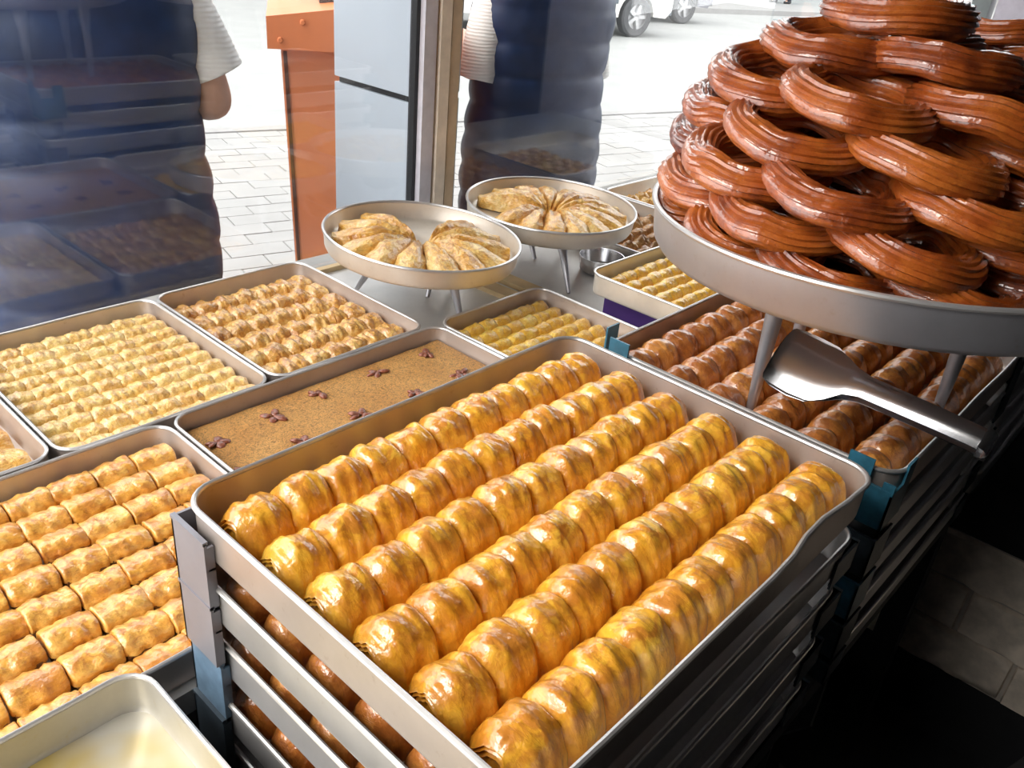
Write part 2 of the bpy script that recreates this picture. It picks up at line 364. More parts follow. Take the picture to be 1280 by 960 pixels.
for i, (nm, cm) in enumerate((('second', G), ('third', BL), ('fourth', DK), ('bottom', DK))):
    z = FR-.0815*(i+1)
    tray('aluminium tray of brown rolls in the front stack, %s tray' % (nm+' from top' if i < 3 else nm), FX0+.004*(i % 2), FX1+.004*(i % 2), FY0, FY1, z, .052, M['alu'],
         [(-1, 1, cm, 0, .058, .04 if i == 3 else .08), (-1, -1, cm, 0, .058, .04 if i == 3 else .08), (1, -1, DK, 0, .058, .04), (1, 1, DK, 0, .058, .04)], seed=4+i)
tag(sbox('base_board', FX0+.02, FX1-.02, FY0+.02, FY1-.02, LT+.0005, FR-.0815*4-.0525, M['board']), 'dark board under the bottom tray of the front stack', 'board'); bpy.data.objects['base_board'].pop('kind', None)
SX0, SX1, SY0, SY1 = .998, 1.598, .200, .658
SR = CZ - .568
tray('dark aluminium tray of brown pastry rolls, topmost under the fried ring pan', SX0, SX1, SY0, SY1, SR, .052, M['alu_in'],
     [(-1, 1, TE, .044, .068, .060), (-1, -1, TE, .036, .062, .056), (1, 1, DK, .02), (1, -1, DK, .02)], seed=9)
for i, nm in enumerate(('second from top', 'third from top', 'fourth from top', 'bottom')):
    tray('dark aluminium tray in the teal-cornered right stack, %s tray' % nm, SX0, SX1, SY0, SY1, SR-.0745*(i+1), .052, M['alu'],
         [(-1, -1, (DK, TE, DK, DK)[i], 0, .058, .035 if i == 3 else .06), (-1, 1, DK, 0, .058, .04), (1, 1, DK, 0, .058, .04), (1, -1, DK, 0, .058, .04)], seed=12+i)
tray('aluminium tray of toasted square baklava, left of the big front tray', -.07, .527, .705, 1.168, LR, seed=20, m=M['alu_in'])
tray('aluminium tray holding the flat shredded pastry with walnut stars', .538, 1.137, .712, 1.172, LR, seed=21, m=M['alu_in'])
tray('small aluminium tray of yellow finger pastries in front of the round pans', 1.149, 1.478, .722, 1.184, LR, seed=22, m=M['alu_in'])
tray('aluminium tray of pale square baklava against the window', .372, .738, 1.178, 1.632, LR, seed=23, m=M['alu_in'])
tray('aluminium tray of knobbly walnut pastries by the round pan', .749, 1.113, 1.182, 1.634, LR, seed=24, m=M['alu_in'])
tray('aluminium tray at the left picture edge holding large folded pastries', .0, .362, 1.18, 1.632, LR, seed=25, m=M['alu_in'])
PR = CZ - .70
tray('cream metal tray of yellow finger pastries raised on purple card', 1.514, 1.895, .700, 1.072, PR, m=M['pan'], seed=26)
tray('tray of braided brown pastries half hidden behind the round pan', 1.888, 2.272, 1.15, 1.60, LR, m=M['pan'], seed=27)
tray('farthest tray by the window holding pale twisted pastries', 2.290, 2.88, 1.15, 1.61, LR, m=M['pan'], seed=28)
ER = CZ - .737
tray('empty scratched aluminium tray with syrup traces at lower left', -.348, .252, .232, .690, ER, m=M['alu_clean'], seed=29)
o = sbox('wooden_crate', -.33, .235, .25, .675, LT+.001, ER-.0505, M['board']); o.pop('kind', None); tag(o, 'dark wooden crate under the empty aluminium tray', 'crate')
o = sbox('card_box', 1.56, 1.86, .73, 1.05, TT+.001, PR-.0505, M['purple']); o.pop('kind', None); tag(o, 'purple card box under the cream tray of yellow fingers', 'box')
m = bpy.data.materials.new('dried_syrup_film'); t, bb = nt(m); v = obj_coords(t, False); n1 = noise_n(t, v, 7, 3, .5)
ra = ramp(t, n1.outputs[0], [(.40, (.66, .50, .17)), (.56, (.74, .71, .62))]); t.links.new(ra.outputs[0], bb.inputs['Base Color']); bb.inputs['Roughness'].default_value = .3; bb.inputs['Metallic'].default_value = .25
fm = MB(); fm.rings([rrect(.592, .45, .032, .0022), rrect(.588, .446, .03, .0036)]); fm.obj('syrup_film', m, [q for q in bpy.data.objects if q.name.startswith('baking_tray') and 'empty' in q['label']][0])
# stack further right that carries the second ring pan
for i, nm in enumerate(('topmost', 'second from top', 'third from top', 'fourth from top', 'bottom')):
    tray('tray in the far right stack below the second ring pile, %s' % nm, 1.645, 2.245, .20, .658, SR-.0745*i, .052, M['alu'],
         [(-1, 1, DK, 0, .058, .04), (1, 1, TE, 0, .058, .04)], seed=40+i)

# ------------------------------------------------------------------ pastry pieces
def dome(name, m, L, W, H, seed, nu=18, nv=14, box=2.3, bul=.22, wr=.0016, fine=.0007, layers=False, tilt=0, freq=9, p=3.2):
    b = MB(); rs = []
    us = [-1+2*i/nu for i in range(nu+1)]
    def ring(u, k=1.0, dx=0.0, jag=0.0):
        r = []
        bb = (1-bul*abs(u)**p)
        for j in range(nv+1):
            th = PI*j/nv; c, s_ = math.cos(th), math.sin(th)
            y = math.copysign(abs(c)**(2/box), c); z = abs(s_)**(2/box)
            n = nz(u*1.8+seed*7.3, c*1.6, s_*1.6+seed)*wr*1.6
            n += nz(u*freq+c*1.3+seed*3.7, c*1.1, s_*1.4)*fine*1.7 + nz(u*4.1-seed, c*3.1, s_*3+seed*1.9)*wr*.6
            rr = k*(bb + n/(H*.8))
            x = u*L/2 + dx + tilt*z*L*.5 + jag*nz(c*5+seed, s_*5, u+dx*90)
            r.append(Vector((x, y*W/2*rr, max(0.0, z*H*(.5+.5*k)*(bb+n/(H*.8)) if k > .9 else z*H*rr+.25*H*(1-k)*min(1, z*3)))))
        return r
    def capring(u, sgn):
        out = []
        if layers:
            for k, dx in ((.97, .0022), (.90, -.0006), (.84, .0022), (.76, -.0012), (.66, .0016), (.52, -.002), (.3, .0008)):
                out.append(ring(u, k, sgn*dx, .0035))
        else:
            for k, dx in ((.93, .0012), (.78, .0018), (.4, .002)): out.append(ring(u, k, sgn*dx))
        return out
    rs = list(reversed(capring(-1, -1))) + [ring(u) for u in us] + capring(1, 1)
    n = nv+1
    vs = [q for r in rs for q in r]; fs = []
    for i in range(len(rs)-1):
        for j in range(nv): a = i*n+j; fs.append((a, a+1, a+1+n, a+n))
    fs.append(tuple(range(n))); fs.append(tuple(reversed(range((len(rs)-1)*n, len(rs)*n))))
    fs.append(tuple([i*n for i in range(len(rs))] + [i*n+nv for i in reversed(range(len(rs)))]))
    b.add(vs, fs); return b.mesh(name, m, True, 70)
def place(name, me, loc, rz, label, group, tiltx=0, tilty=0, cat='pastry', s=1.0):
    o = link(name, me, None, loc, (tiltx, tilty, rz)); o.scale = (s, s, s)
    return tag(o, label, cat, group)
def grid(name, meshes, x0, y0, px, py, nx, ny, z, noun, where, group, fromright=False, rj=.05, pj=.0012, first=None, last=None, skip=None, child=None, tj=.03, sj=.02, shear=0):
    """rows run along the window; row one is the row nearest the window"""
    for r in range(ny):
        for c in range(nx):
            if skip and skip(c, r): continue
            ms = first if (first and c == 0) else last if (last and c == nx-1) else meshes
            me = random.choice(ms)
            k = nx-c if fromright else c+1
            lab = '%s, %s from %s in %s row from window, %s' % (noun, ORD[k], 'right' if fromright else 'left', ORD[r+1], where)
            rz = random.uniform(-rj, rj) + (PI if random.random() < .5 and ms is meshes else 0)
            o = place(name, me, (x0+c*px+random.uniform(-pj, pj)+shear*r, y0-r*py+random.uniform(-pj, pj), z), rz, lab, group,
                      random.uniform(-tj, tj), random.uniform(-tj, tj), s=1+random.uniform(-sj, sj))
            if child: 
                for cn, cm in child: link(cn, cm, o)
# big golden rolls: six rows
rl = [dome('pastry_roll', M['roll'], .0518, .0692, .053+.002*(s % 3), s, 24, 20, 2.2, .215, .0023, .0006, freq=5, p=3.8, tilt=.10*(s % 3-1)) for s in range(9)]
r0 = [dome('pastry_roll', M['roll'], .0520, .0690, .051, 20+s, 20, 16, 2.25, .22, .0026, .0012, layers=True, p=4.5) for s in range(3)]
FZ = FR-.052+.0018
grid('pastry_roll', rl, .354, .606, .0508, .0705, 11, 6, FZ, 'glossy golden pastry roll', 'front tray', 'golden rolls in the big front tray', first=r0, last=r0, pj=.001, rj=.04, tj=.02)
# brown rolls
sl = [dome('brown_roll', M['sarma'], .0550, .0660, .047, 40+s, 16, 14, 2.2, .26, .0022, .0010, freq=7, p=4) for s in range(6)]
SZ = SR-.052+.0018
grid('brown_roll', sl, 1.036, .615, .0555, .0735, 10, 6, SZ, 'glazed brown pastry roll', 'tray under fried rings', 'brown rolls under the ring pan', pj=.001)
# rolls in the lower trays of the front stack, only their window-left ends show
for i in range(3):
    z = FR-.0815*(i+1)-.052+.0018
    for r in range(6):
        for c in range(2):
            place('brown_roll', random.choice(sl), (.350+.0555*c, .606-.0705*r, z), random.uniform(-.05, .05),
                  'brown roll %s in %s row from window, %s lower tray of front stack' % (('at left end', 'behind left end')[c], ORD[r+1], ORD[i+1]), 'rolls inside the front stack')
# toasted squares: crust on a band of filling
bs = [dome('square_baklava', M['square'], .0575, .0490, .0200, 60+s, 16, 12, 2.4, .07, .0018, .0009, freq=4) for s in range(6)]
for me in bs:
    for v in me.vertices: v.co.z += .0135 - .05*0
fb_ = MB(); fb_.box(-.0270, .0270, -.0225, .0225, 0, .0155); fme = fb_.mesh('nut_filling', M['fill'], False)
LZ = LR-.05+.0018
grid('square_baklava', bs, -.012, 1.127, .0620, .0560, 9, 8, LZ, 'toasted square baklava', 'left tray', 'toasted squares in the left tray', True, child=[('nut_filling', fme)], tj=.06, rj=.06, skip=lambda c, r: c < 1 and r < 3)
# pale small squares
ss = [dome('small_baklava', M['small'], .0435, .0415, .0215, 80+s, 12, 10, 2.3, .13, .0020, .0011, freq=5, p=4) for s in range(6)]
for me in ss:
    for v in me.vertices: v.co.z += .009
fs_ = MB(); fs_.box(-.0190, .0190, -.0175, .0175, 0, .011); fsm = fs_.mesh('nut_filling', M['fill'], False)
grid('small_baklava', ss, .401, 1.596, .0436, .0424, 8, 10, LZ, 'pale small square baklava', 'pale square tray', 'pale squares by the window', child=[('nut_filling', fsm)])
# walnut knots
ks = [dome('walnut_pastry', M['knot'], .0490, .0630, .029, 100+s, 16, 14, 2.1, .24, .0030, .0020, freq=7, p=4) for s in range(7)]
grid('walnut_pastry', ks, .790, 1.590, .0485, .0660, 7, 6, LZ, 'knobbly walnut pastry', 'tray by round pan', 'walnut pastries by the round pan', rj=.16, tj=.06)
# yellow fingers
ys = [dome('finger_pastry', M['finger'], .0420, .0370, .029, 120+s, 8, 10, 2.2, .12, .0018, .0009) for s in range(5)]
grid('finger_pastry', ys, 1.184, 1.153, .0432, .0425, 7, 10, LZ, 'yellow finger pastry', 'small yellow tray', 'yellow fingers in the small tray', skip=lambda c, r: r > 6)
grid('finger_pastry', ys, 1.549, 1.042, .0432, .0425, 8, 8, PR-.05+.0018, 'yellow finger pastry', 'cream raised tray', 'yellow fingers in the cream tray')
# braided and twisted pastries further right
gs = [dome('braided_pastry', M['braid'], .054, .050, .030, 140+s, 14, 10, 2.0, .35, .005, .003, freq=5) for s in range(5)]
grid('braided_pastry', gs, 1.928, 1.56, .0610, .0560, 6, 7, LZ, 'braided brown pastry', 'tray behind pan', 'braided pastries behind the round pan', rj=.25)
ts = [dome('twisted_pastry', M['slice'], .050, .046, .028, 150+s, 12, 10, 2.0, .3, .004, .0025) for s in range(4)]
grid('twisted_pastry', ts, 2.335, 1.565, .0600, .0560, 5, 7, LZ, 'pale twisted pastry', 'farthest tray', 'twisted pastries in the farthest tray', rj=.25)
# large folded pastries at the left edge
fl = [dome('folded_pastry', M['slice'], .104, .080, .034, 160+s, 18, 12, 2.2, .22, .003, .0022, freq=3) for s in range(3)]
for r in range(5):
    for c in range(3):
        place('folded_pastry', fl[(r+c) % 3], (.070+.111*c, 1.585-.083*r, LZ), random.uniform(-.08, .08),
              'large folded pastry, %s from right in %s row from window, left edge tray' % (ORD[3-c], ORD[r+1]), 'folded pastries at the left edge')
# shredded slab
def slab():
    b = MB(); n = 56; k = 36; L, W, H = .590, .450, .026
    def prof(x, y):
        ex = min(L/2-abs(x), W/2-abs(y)); return H*(1-.35*math.exp(-ex/.008)) + .0013*nz(x*22, y*22, 1) + .0012*nz(x*90, y*90, 5)
    top = []
    for i in range(n+1):
        for j in range(k+1):
            x = -L/2+L*i/n; y = -W/2+W*j/k
            qx, qy = abs(x)-(L/2-.035), abs(y)-(W/2-.035)
            if qx > 0 and qy > 0:
                d = math.hypot(qx, qy)
                if d > .035: x = math.copysign(L/2-.035+qx*.035/d, x); y = math.copysign(W/2-.035+qy*.035/d, y)
            top.append(Vector((x, y, prof(x, y))))
    fs = [(i*(k+1)+j, (i+1)*(k+1)+j, (i+1)*(k+1)+j+1, i*(k+1)+j+1) for i in range(n) for j in range(k)]
    per = [i*(k+1) for i in range(n+1)] + [n*(k+1)+j for j in range(1, k+1)] + [i*(k+1)+k for i in range(n-1, -1, -1)] + [j for j in range(k-1, 0, -1)]
    o = len(top); vs = top + [Vector((top[i].x, top[i].y, 0)) for i in per]
    m_ = len(per)
    for a in range(m_): fs.append((per[a], o+a, o+(a+1) % m_, per[(a+1) % m_]))
    fs.append(tuple(range(o+m_-1, o-1, -1))); b.add(vs, fs); return b
m = bpy.data.materials.new('shredded_pastry'); M['shred'] = m; t, bb = nt(m); v = obj_coords(t, False)
n1 = noise_n(t, v, 12, 4); n2 = noise_n(t, v, 120, 8, .85, 2.5)
ra = ramp(t, n1.outputs[0], [(.3, (.84, .47, .15)), (.7, (.70, .34, .085))]); rb = ramp(t, n2.outputs[0], [(.40, (.28, .20, .13)), (.54, (1.2, 1.15, 1.05))])
mx = N(t, 'ShaderNodeMix', data_type='RGBA', blend_type='MULTIPLY'); mx.inputs[0].default_value = .85
t.links.new(ra.outputs[0], mx.inputs[6]); t.links.new(rb.outputs[0], mx.inputs[7]); t.links.new(mx.outputs[2], bb.inputs['Base Color'])
bb.inputs['Roughness'].default_value = .5; bump(t, bb, n2.outputs[0], 1, .006)
o = slab().obj('shredded_pastry', m, None, ang=60); o.location = (.8375, .942, LZ)
tag(o, 'flat golden brown shredded pastry slab dotted with walnut stars', 'pastry')
kn = []
for s in range(4):
    b = MB(); rs = []
    for i in range(9):
        u = -1+2*i/8; r = math.sqrt(max(0, 1-u*u))*.0045+.0004
        rs.append([Vector((u*.0095+.010, r*math.cos(2*PI*j/8)*(1+.5*nz(u*3, j, s)), .003+r*.8*math.sin(2*PI*j/8)*(1+.5*nz(u*3, j+9, s)))) for j in range(8)])
    b.rings(rs); kn.append(b.mesh('nut', M['nut'], True, 80))
stars = [(1.056, 1.117), (.931, 1.115), (.793, 1.118), (.690, 1.103), (.575, 1.091), (1.050, 1.013), (.933, 1.011), (.807, 1.012), (.683, 1.003), (.566, .995), (1.05, .90), (.93, .895), (.80, .90), (.68, .89)]
for i, (x, y) in enumerate(stars):
    row = i // 5 if i < 10 else 2; k = (i % 5 if i < 10 else i-10)
    st_ = empty('walnut_garnish', (x, y, LZ+.0262), random.uniform(0, 6))
    tag(st_, 'dark walnut star, %s from right in %s row from window on shredded pastry' % (ORD[k+1], ORD[row+1]), 'garnish', 'walnut stars on the shredded pastry')
    for q in range(5): link('nut', kn[(i+q) % 4], st_, (random.uniform(-.003, .003), random.uniform(-.003, .003), 0), (random.uniform(-.3, .3), random.uniform(-.1, .2), q*2*PI/5+random.uniform(-.5, .5))).scale = (random.uniform(.8, 1.25), random.uniform(.9, 1.6), random.uniform(.8, 1.1))

# ------------------------------------------------------------------ round pans on leg stands
def pan(name, label, c, r, depth, n, m, rimm, seg=64):
    """c = centre of the rim circle, n = its tilt"""
    o = MB(); tk = .002
    o.lathe([(0, -depth), (r-.016, -depth), (r-.008, -depth+.003), (r-.004, -depth+.010), (r, 0), (r-tk, 0), (r-.006, -depth+.011), (r-.012, -depth+.005), (r-.02, -depth+tk), (0, -depth+tk)], seg)
    ob = o.obj(name, m, None, ang=50); ob.location = c
    ob.rotation_euler = Vector((0, 0, 1)).rotation_difference(Vector((n[0], n[1], 1)).normalized()).to_euler()
    b = MB(); b.tube([(r*math.cos(2*PI*i/seg), r*math.sin(2*PI*i/seg), 0) for i in range(seg)], .0036, 8, True); b.obj('rolled_rim', rimm, ob)
    return tag(ob, label, 'pan')
def stand(label, c, feet, topr, zt, zf, leg_r=.007):
    o = empty('pan_stand', (c[0], c[1], zf))
    h = zt-zf; vert = topr is None; topr = topr or .135
    b = MB(); b.tube([(topr*math.cos(2*PI*i/40), topr*math.sin(2*PI*i/40), h-.006) for i in range(40)], .005, 8, True); b.obj('support_ring', M['pan_grey'], o)
    for fx, fy in feet:
        a = math.atan2(fy-c[1], fx-c[0]); tp = Vector((topr*math.cos(a), topr*math.sin(a), h-.008)) if not vert else Vector((fx-c[0], fy-c[1], h-.008)); ft = Vector((fx-c[0], fy-c[1], .002))
        b = MB(); b.tube([tp+Vector((0, 0, .006)), tp.lerp(ft, .12), tp.lerp(ft, .3), tp.lerp(ft, .7), ft], [leg_r*1.5, leg_r*1.55, leg_r*1.05, leg_r*.75, leg_r*.5], 10); b.obj('leg', M['pan_grey'], o)
    return tag(o, label, 'stand')
def wedge(name, m, r0, r1, half, H, seed):
    b = MB(); rs = []; n = 22; k = 12
    for i in range(n+1):
        t_ = i/n; r = r0+(r1-r0)*t_
        wdt = min(r*math.tan(half)*1.02, .034) * (1-.55*max(0, (t_-.80)/.2)**2)
        hh = H*(.42+.58*math.sin(PI*min(1, t_*1.02)**.8)**.7) if t_ < .95 else H*.55
        ring = []
        for j in range(k+1):
            th = PI*j/k; c, s_ = math.cos(th), math.sin(th)
            d = 1+.14*nz(t_*3+seed, c*2, s_*2)+.16*nz(t_*4, c*7+seed, s_*3)+.07*nz(t_*11, c*12+seed, 2)
            ring.append(Vector((r+.003*nz(c*4, seed, t_*9), math.copysign(abs(c)**.85, c)*wdt*d + .004*math.sin(t_*3+seed), abs(s_)**.75*hh*d)))
        rs.append(ring)
    nn = k+1; vs = [q for r in rs for q in r]; fs = [(i*nn+j, i*nn+j+1, (i+1)*nn+j+1, (i+1)*nn+j) for i in range(n) for j in range(k)]
    fs += [tuple(range(nn)), tuple(reversed(range(n*nn, (n+1)*nn))), tuple([i*nn for i in range(n+1)]+[i*nn+k for i in reversed(range(n+1))])]
    b.add(vs, fs); return b.mesh(name, m, True, 70)
def fan(parent_pan, r, depth, gap_c, gap_w, cnt, seed, where, group):
    mt = Matrix.Translation(parent_pan.location) @ parent_pan.rotation_euler.to_matrix().to_4x4()
    step = (2*PI-gap_w)/cnt
    ms = [wedge('baklava_slice', M['slice'], .022, r-.020, step/2*1.12, .050, seed+s) for s in range(5)]
    crumb = MB(); crumb.lathe([(0, .006), (.012, .004), (.02, .0)], 14)
    for i in range(cnt):
        a = gap_c+gap_w/2+step*(i+.5)
        o = link('baklava_slice', random.choice(ms)); o.matrix_world = mt @ Matrix.Translation((0, 0, -depth+.0025)) @ Matrix.Rotation(a, 4, 'Z') @ Matrix.Rotation(.10, 4, 'X')
        tag(o, 'long layered baklava slice, %s anticlockwise from the gap in %s' % (ORD[i+1], where), 'pastry', group)
    o = crumb.obj('pistachio_crumbs', M['pist'], None); o.matrix_world = mt @ Matrix.Translation((0, 0, -depth+.0022))
    o['kind'] = 'stuff'; tag(o, 'green pistachio crumbs at the centre of the %s' % where, 'crumbs')
R1 = (1.262, 1.362, CZ-.647); R2 = (1.71, 1.36, CZ-.650)
p1 = pan('round_pan', 'left round cream pan of baklava slices with wide gap at back', R1, .222, .046, (.039, -.044), M['pan'], M['rim'])
p2 = pan('round_pan', 'right round cream pan of baklava slices beside the window frame', R2, .222, .046, (-.006, -.025), M['pan'], M['rim'])
fan(p1, .222, .046, math.radians(52), math.radians(56), 12, 3, 'left round pan', 'slices in the left round pan')
fan(p2, .222, .046, math.radians(146), math.radians(40), 14, 30, 'right round pan', 'slices in the right round pan')
stand('low leg stand under the left round pan', R1[:2], [(1.19, 1.512), (1.30, 1.38), (1.255, 1.215), (1.41, 1.40)], .10, R1[2]-.0535, TT, .010)
stand('low leg stand under the right round pan', R2[:2], [(1.715, 1.40), (1.606, 1.19), (1.84, 1.40)], .10, R2[2]-.0505, TT, .010)

# ------------------------------------------------------------------ fried rings
def ring_mesh(seed, R=.067, r=.0205, ns=60, nt_=48):
    b = MB(); rs = []
    for i in range(ns):
        a = 2*PI*i/ns
        ov = math.exp(-((a-PI)/.35)**2)
        Rr = R*(1+.035*nz(math.cos(a)*1.5+seed, math.sin(a)*1.5, seed)); rr = r*(1+.08*nz(math.cos(a)*2, math.sin(a)*2+seed, 3)+.10*ov)
        row = []
        for j in range(nt_):
            th = 2*PI*j/nt_ + .35*math.sin(a+seed) + .5*ov*math.sin((a-PI)*2)
            g = (j % 3)
            q = rr*(1.0 if g == 0 else .95 if g == 1 else .86)
            q *= 1+.04*nz(math.cos(th)*2+seed, a*4, math.sin(th)*2)
            row.append(Vector(((Rr+q*math.cos(th))*math.cos(a), (Rr+q*math.cos(th))*math.sin(a), q*math.sin(th)*.95 + .005*nz(math.cos(a)*1.3, math.sin(a)*1.3, seed*2.3))))
        rs.append(row)
    rs.append(rs[0]); b.rings(rs, cap0=False, cap1=False)
    return b.mesh('fried_ring', M['ring'], True, 75)
RG = [ring_mesh(s) for s in range(6)]
def pile(c, z0, layers, where, group, ph0=0, dz=.042, lean=(0, 0)):
    for L, (rho, n, tl, out_) in enumerate(layers):
        for k in range(n):
            ph = 2*PI*(k+.5*(L % 2))/n + ph0 + random.uniform(-.05, .05)
            o = link('fried_ring', RG[(k*5+L*3) % 6])
            rr = rho+random.uniform(-.006, .006)
            mt = Matrix.Translation((c[0]+lean[0]*L+rr*math.cos(ph), c[1]+lean[1]*L+rr*math.sin(ph), z0+dz*L)) @ Matrix.Rotation(ph, 4, 'Z') @ Matrix.Rotation(tl+random.uniform(-.04, .04), 4, 'X') @ Matrix.Rotation(out_, 4, 'Y') @ Matrix.Rotation(random.uniform(0, 6.28), 4, 'Z')
            o.matrix_world = mt
            tag(o, 'syrupy brown fried ring, %s round in %s layer from bottom, %s' % (ORD[k+1], ORD[L+1], where), 'pastry', group)
TU = (1.122, .340, CZ-.292); TUN = (-.03, .03)
tp = pan('round_pan', 'big round grey pan piled with fried pastry rings', TU, .30, .056, TUN, M['pan_grey'], M['rim'], 96)
b = MB(); b.lathe([(0, -.0525), (.284, -.0525)], 64); sy = b.obj('syrup', simple('dark_syrup', (.02, .004, .002), .08, coat=1), tp)
stand('tall leg stand under the big pan of fried rings', (1.175, .365), [(1.063, .433), (1.268, .236), (1.24, .46)], None, TU[2]-.061, SZ, .0125)
PL = [(.196, 10, -.17, .06), (.194, 9, -.19, .08), (.180, 9, -.19, .08), (.162, 7, -.18, .06), (.130, 6, -.16, .04), (.070, 3, -.10, 0), (.015, 1, -.04, .03)]
pile((1.116, .350), CZ-.292-.018, PL, 'front pile', 'rings in the front pile', ph0=3.3, lean=(-.0055, .0062))
T2 = (1.735, .43, CZ-.292)
tp2 = pan('round_pan', 'second grey pan of fried rings at the right edge', T2, .28, .056, (0, 0), M['pan_grey'], M['rim'], 64)
stand('leg stand under the second pan of fried rings', T2[:2], [(1.66, .50), (1.85, .30), (1.86, .52)], .13, T2[2]-.061, SR-.05, .009)
PL2 = [(.175, 9, -.26, .12), (.168, 9, -.28, .12), (.150, 8, -.28, .12), (.12, 6, -.26, .1), (.075, 3, -.2, .05), (.02, 1, -.1, 0)]
pile((1.735, .43), CZ-.292-.018, PL2, 'rear pile', 'rings in the rear pile', ph0=3.0)

# ------------------------------------------------------------------ serving tongs
tg = empty('serving_tongs', (1.004, .318, CZ-.484)); tg.scale = (.93, 1.12, .95); tag(tg, 'shiny steel serving tongs with broad scoop lying on brown rolls', 'tongs')
def tong_arm(zoff, bl):
    prof = [(-.075, .034, .006), (-.073, .038, .003), (-.060, .041, -.001), (-.035, .042, -.004), (-.01, .040, -.003), (.012, .030, .001), (.03, .019, .006), (.05, .0145, .008), (.09, .014, .009), (.14, .0135, .010), (.185, .013, .010), (.20, .013, .009)]
    b = MB(); rs = []
    for x, hw, z in prof:
        cur = .013 if x < .02 else .011
        up = []; lo = []
        for j in range(9):
            s_ = -1+2*j/8; zz = z + cur*s_*s_*((hw/.038) if x < .02 else .5) * (1 if bl > 0 else -1) + zoff
            up.append(Vector((x, s_*hw, zz+.0008))); lo.append(Vector((x, s_*hw, zz-.0008)))
        rs.append(up+list(reversed(lo)))
    b.rings(rs); return b
tong_arm(0, 1).obj('arm', M['steel'], tg); tong_arm(.025, -1).obj('arm', M['steel'], tg)
b = MB(); pts = []
for i in range(9):
    a = -PI/2+PI*i/8; pts.append((.20+.0128*math.cos(a), .0218+.0128*math.sin(a)))
rs = [[Vector((x, s_*.013, z)) for s_ in (-1, 1)] + [Vector((x+.0016*(x-.20)/.013, s_*.013, z+.0016*(z-.0218)/.013)) for s_ in (1, -1)] for x, z in pts]
b.rings(rs); b.obj('spring_bend', M['steel'], tg)
tg.rotation_euler = (math.radians(36), math.radians(4), math.atan2(.115-.365, .987-.977))

# ------------------------------------------------------------------ small things on the table
b = MB(); b.lathe([(0, .003), (.05, .003), (.056, .008), (.060, .03), (.061, .045), (.059, .045), (.057, .03), (.052, .010), (0, .006)], 40)
o = b.obj('steel_bowl', M['steel'], None); o.location = (1.80, 1.24, TT); tag(o, 'small polished steel bowl beneath the right round pan', 'bowl')
for i, (x, y, rz) in enumerate(((1.462, 1.30, .05), (1.535, 1.335, .02))):
    b = MB(); b.box(-.022, .022, -.10, .10, 0, .012); o = b.obj('wooden_strip', M['wood'], None, smooth=False); o.location = (x, y, TT); o.rotation_euler = (0, 0, rz)
    tag(o, 'pale wooden strip between the round pans, %s one' % ('left', 'right')[i], 'wood', 'wooden strips on the table')
# ------------------------------------------------------------------ brick plinth and dark boxes on the floor
M['brick'] = simple('cream_fake_brick', (.72, .63, .53), .7, var=.2, scale=30, bmp=.4); M['mortar'] = simple('mortar', (.5, .45, .4), .9)
pl = struct(empty('wall_plinth', (1.7, 0, 0)))
b = MB(); b.box(.008, .70, -1.5, .62, 0, CZ-1.024); b.obj('core', M['dark'], pl, smooth=False)  # black colour stands in for the shaded recess below the bricks
b = MB(); b.box(.004, .0085, -1.45, .615, CZ-1.024-.339, CZ-1.025); b.obj('mortar_bed', M['mortar'], pl, smooth=False)
def brick(seed, L=.245):
    b = MB(); n, k = 14, 8; Hh = .109; vs = []
    for i in range(n+1):
        for j in range(k+1):
            y = -L/2+(0 if i == 0 else L if i == n else .004+(L-.008)*(i-1)/(n-2)); z = -Hh/2+(0 if j == 0 else Hh if j == k else .004+(Hh-.008)*(j-1)/(k-2)); e = min(1, min(i, n-i)/1.0)*min(1, min(j, k-j)/1.0)
            vs.append(Vector((.008-.013*e-.010*e*nz(y*22+seed, z*40, seed)-.008*e*abs(nz(y*50+z*40, z*30+seed*3, 2)), y, z)))
    b.add(vs, [(i*(k+1)+j, i*(k+1)+j+1, (i+1)*(k+1)+j+1, (i+1)*(k+1)+j) for i in range(n) for j in range(k)]); return b.mesh('brick', M['brick'], True, 60)
bk = [brick(s*3.7) for s in range(4)]
zr = CZ-1.024-.056
for r in range(3):
    for i in range(8):
        y = .13+.125*(1-r % 2)-.1235+.25*(2-i)
        if y-.12 > .62 or y < -1.4: continue
        link('brick', bk[(r+i*2) % 4], pl, (0, y if y+.122 < .62 else .49, zr-.113*r) if y+.122 < .62 else (0, .495, zr-.113*r))
M['cart'] = simple('black_cardboard', (.035, .036, .040), .55)
for i, (x, y, rz, sx, sy, sz) in enumerate(((1.20, .06, .5, .13, .09, .12), (1.50, -.20, -.3, .11, .08, .10), (.98, -.30, .9, .12, .09, .14), (1.40, .40, .2, .09, .07, .12))):
    o = empty('cardboard_box', (x, y, 0), rz); tag(o, 'black open cardboard box on dark floor, %s' % ('beside the front stack', 'nearest the brick plinth', 'nearest the picture bottom', 'under the table edge')[i], 'box', 'black boxes on the floor')
    b = MB()
    for q in ((-sx, sx, -sy, -sy+.005, 0, sz), (-sx, sx, sy-.005, sy, 0, sz), (-sx, -sx+.005, -sy, sy, 0, sz), (sx-.005, sx, -sy, sy, 0, sz), (-sx, sx, -sy, sy, 0, .005)): b.box(*q)
    b.obj('walls', M['cart'], o, smooth=False)
    for s_ in (-1, 1):
        b = MB(); b.box(-sx, sx, 0, .09, -.0025, .0025, Matrix.Translation((0, s_*sy, sz)) @ Matrix.Rotation(.5 if s_ > 0 else PI-.9, 4, 'X')); b.obj('flap', M['cart'], o, smooth=False)

